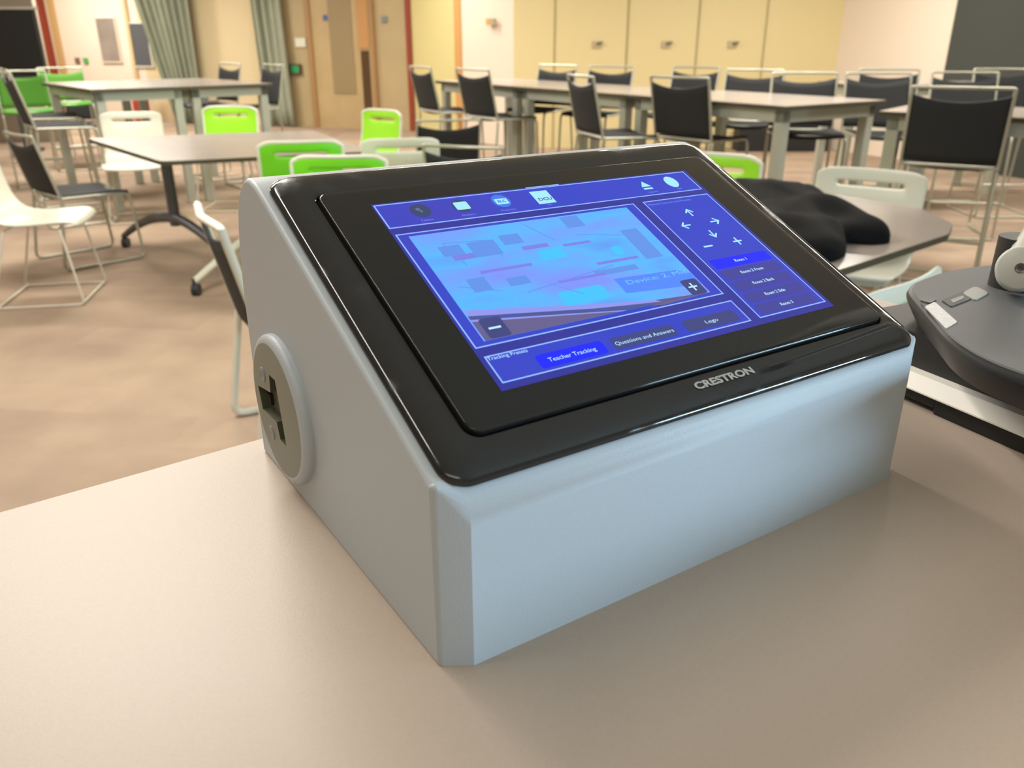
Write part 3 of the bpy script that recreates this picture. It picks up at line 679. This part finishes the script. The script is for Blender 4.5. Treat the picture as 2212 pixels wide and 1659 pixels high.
# ------------------------------------------------------------------ document camera at the right edge
E0 = Vector((.284, .530)); tt = Vector((.43, -.903)); nn = Vector((.903, .43))
def slab(a0, a1, b0, b1): return [tuple(E0+tt*a0+nn*b0), tuple(E0+tt*a1+nn*b0), tuple(E0+tt*a1+nn*b1), tuple(E0+tt*a0+nn*b1)]
M_char = mat('charcoal_plastic', '#2b2b2c', .45); M_dtop = mat('grey_top_plastic', '#6d6d6e', .55, bump=.1, bscale=900)
ub = empty('equipment_box', (E0.x, E0.y, DZ), 0, 'flat black box with white upper layer under the document camera', 'box')
off = lambda P: [(a-E0.x, b-E0.y) for a, b in P]
mb = MB(); mb.prism(off(slab(.018, .34, 0, .26)), 0, .0125, mat('black_case', '#1a1a1a', .6)); mb.prism(off(slab(-.07, .018, 0, .26)), .004, .0125, mat('black_case', '#1a1a1a', .6)); mb.build('case', ub, bevel=.001)
mb = MB(); lo = off(slab(-.07, .34, -.004, .26)); hi = off(slab(-.07, .34, .003, .26))
mb.loft([[(a, b, .0125) for a, b in lo], [(a, b, .0135) for a, b in lo], [(a, b, .0225) for a, b in hi]], mat('white_layer', '#fffaf0', .45)); mb.build('lid', ub)['label'] = 'white upper layer'
dc = empty('document_camera', (.36, .50, DZ+.0225), 0, 'document camera with grey top, charcoal base and white arm pivot at right', 'document camera')
DX, DY = .36, .50
outl = [(.289, .578), (.302, .600), (.342, .634), (.388, .654), (.46, .662), (.56, .62), (.60, .50), (.54, .38), (.46, .33), (.38, .33), (.32, .355), (.285, .395), (.268, .432), (.266, .470), (.280, .535)]
q = [(a, b) for a, b, c in fillet([(x-DX, y-DY, 0) for x, y in outl], .03, 5, True)]
def scl(P, k): return [(a*k, b*k) for a, b in P]
mb = MB(); z0 = -.0225
rg = [(.82, .0235), (.885, .0245), (.93, .031), (.995, .0415), (1.0, .0435), (.99, .0462), (.965, .0475)]
mb.loft([[(a*k, b*k, z) for a, b in q] for k, z in rg], M_char, True, True); mb.build('base', dc, smooth=40)
mb = MB(); mb.prism([(a-DX, b-DY) for a, b in slab(-.07, .2, .012, .22)], 0, .0245, M_char); mb.build('foot_block', dc)
mb = MB(); mb.loft([[(a*.965, b*.965, .0474) for a, b in q], [(a*.96, b*.96, .0486) for a, b in q]], M_dtop); top = mb.build('top_plate', dc, smooth=30)
def patch(name, P, m, h=.0006, z=.0486, r=.002, label=None):
    mb = MB(); pts = [(a-DX, b-DY, 0) for a, b in P]; pts = [(a, b) for a, b, c in fillet(pts, r, 3, True)]; mb.prism(pts, z, z+h, m); o = mb.build(name, dc)
    if label: o['label'] = label
patch('sticker', [(.282, .534), (.294, .545), (.2875, .501), (.274, .488)], mat('white_sticker', '#dedede', .5, noise=.15, nscale=700), label='white sticker')
patch('button', [(.2845, .5475), (.293, .5545), (.2975, .549), (.2885, .5405)], mat('dark_button', '#3f4042', .4), .001)
patch('button', [(.300, .548), (.329, .572), (.322, .551), (.2995, .533)], M_char, .0008)
patch('button_label', [(.306, .5475), (.320, .558), (.318, .552), (.3045, .5405)], mat('pale_print', '#9c9c90', .5), .0004, .0494, .001)
patch('lock_tag', [(.323, .565), (.342, .583), (.343, .566), (.323, .547)], mat('grey_tag', '#a9a9a7', .5), .001, .0486, .005, label='pale grey tag')
# pivot and arm
pc = Vector((.3415, .535, DZ+.098)) - Vector((DX, DY, DZ+.0225)); ax = Vector((-.50, -.80, .26)).normalized()
rot = ax.to_track_quat('Z', 'Y').to_matrix().to_4x4()
mb = MB(); mb.M = Matrix.Translation(pc) @ rot
rg = [(.0150, -.04), (.0150, -.002), (.0143, .0002), (.0132, .001)]
mb.loft([[(r*math.cos(2*PI*k/32), r*math.sin(2*PI*k/32), z) for k in range(32)] for r, z in rg], mat('white_metal_arm', '#c9c8bf', .35)); mb.build('pivot', dc, smooth=40)['label'] = 'white round arm pivot'
mb = MB(); mb.M = Matrix.Translation(pc) @ rot
mb.loft([[(r*math.cos(2*PI*k/16), r*math.sin(2*PI*k/16), z) for k in range(16)] for r, z in ((.0035, .001), (.0032, .0016), (.0018, .0010))], mat('pivot_screw', '#6f6f6a', .35, .6)); mb.build('screw', dc, smooth=40)
mb = MB(); b0 = pc-ax*.025
mb.tube(fillet([tuple(b0), tuple(b0+Vector((.05, .05, .035))), tuple(b0+Vector((.12, .08, .22))), tuple(b0+Vector((.05, -.05, .32)))], .03), .0125, mat('white_metal_arm', '#c9c8bf', .35), 14); mb.build('arm', dc, smooth=60)
mb = MB(); hb = b0+Vector((.05, -.05, .32)); mb.tube([tuple(hb+Vector((0, 0, .02))), tuple(hb-Vector((0, 0, .05)))], .022, M_char, 18); mb.build('camera_head', dc, smooth=50)
mb = MB(); mb.tube([(pc.x+.03, pc.y+.05, .046), (pc.x+.03, pc.y+.05, pc.z+.01)], .017, M_char, 20); mb.build('arm_post', dc, smooth=50)

# ------------------------------------------------------------------ ceiling light fixtures
M_fix = mat('white_light_housing', '#e8e6e0', .5)
fx = None
for x, y, turn, ln in LAMPS:
    if fx is None:
        fx = o = empty('ceiling_light', (x, y, 2.94), 0, 'long white ceiling light panel above the room', 'ceiling light', 'ceiling light panels')
        mb = MB(); mb.box((-.79, -.2, 0), (.79, .2, .06), M_fix); mb.build('housing', o, bevel=.005)
    else: o = copy_tree(fx); o.location = (x, y, 2.94); o.rotation_euler = (0, 0, PI/2*turn); o.scale = (ln/1.5, 1, 1)
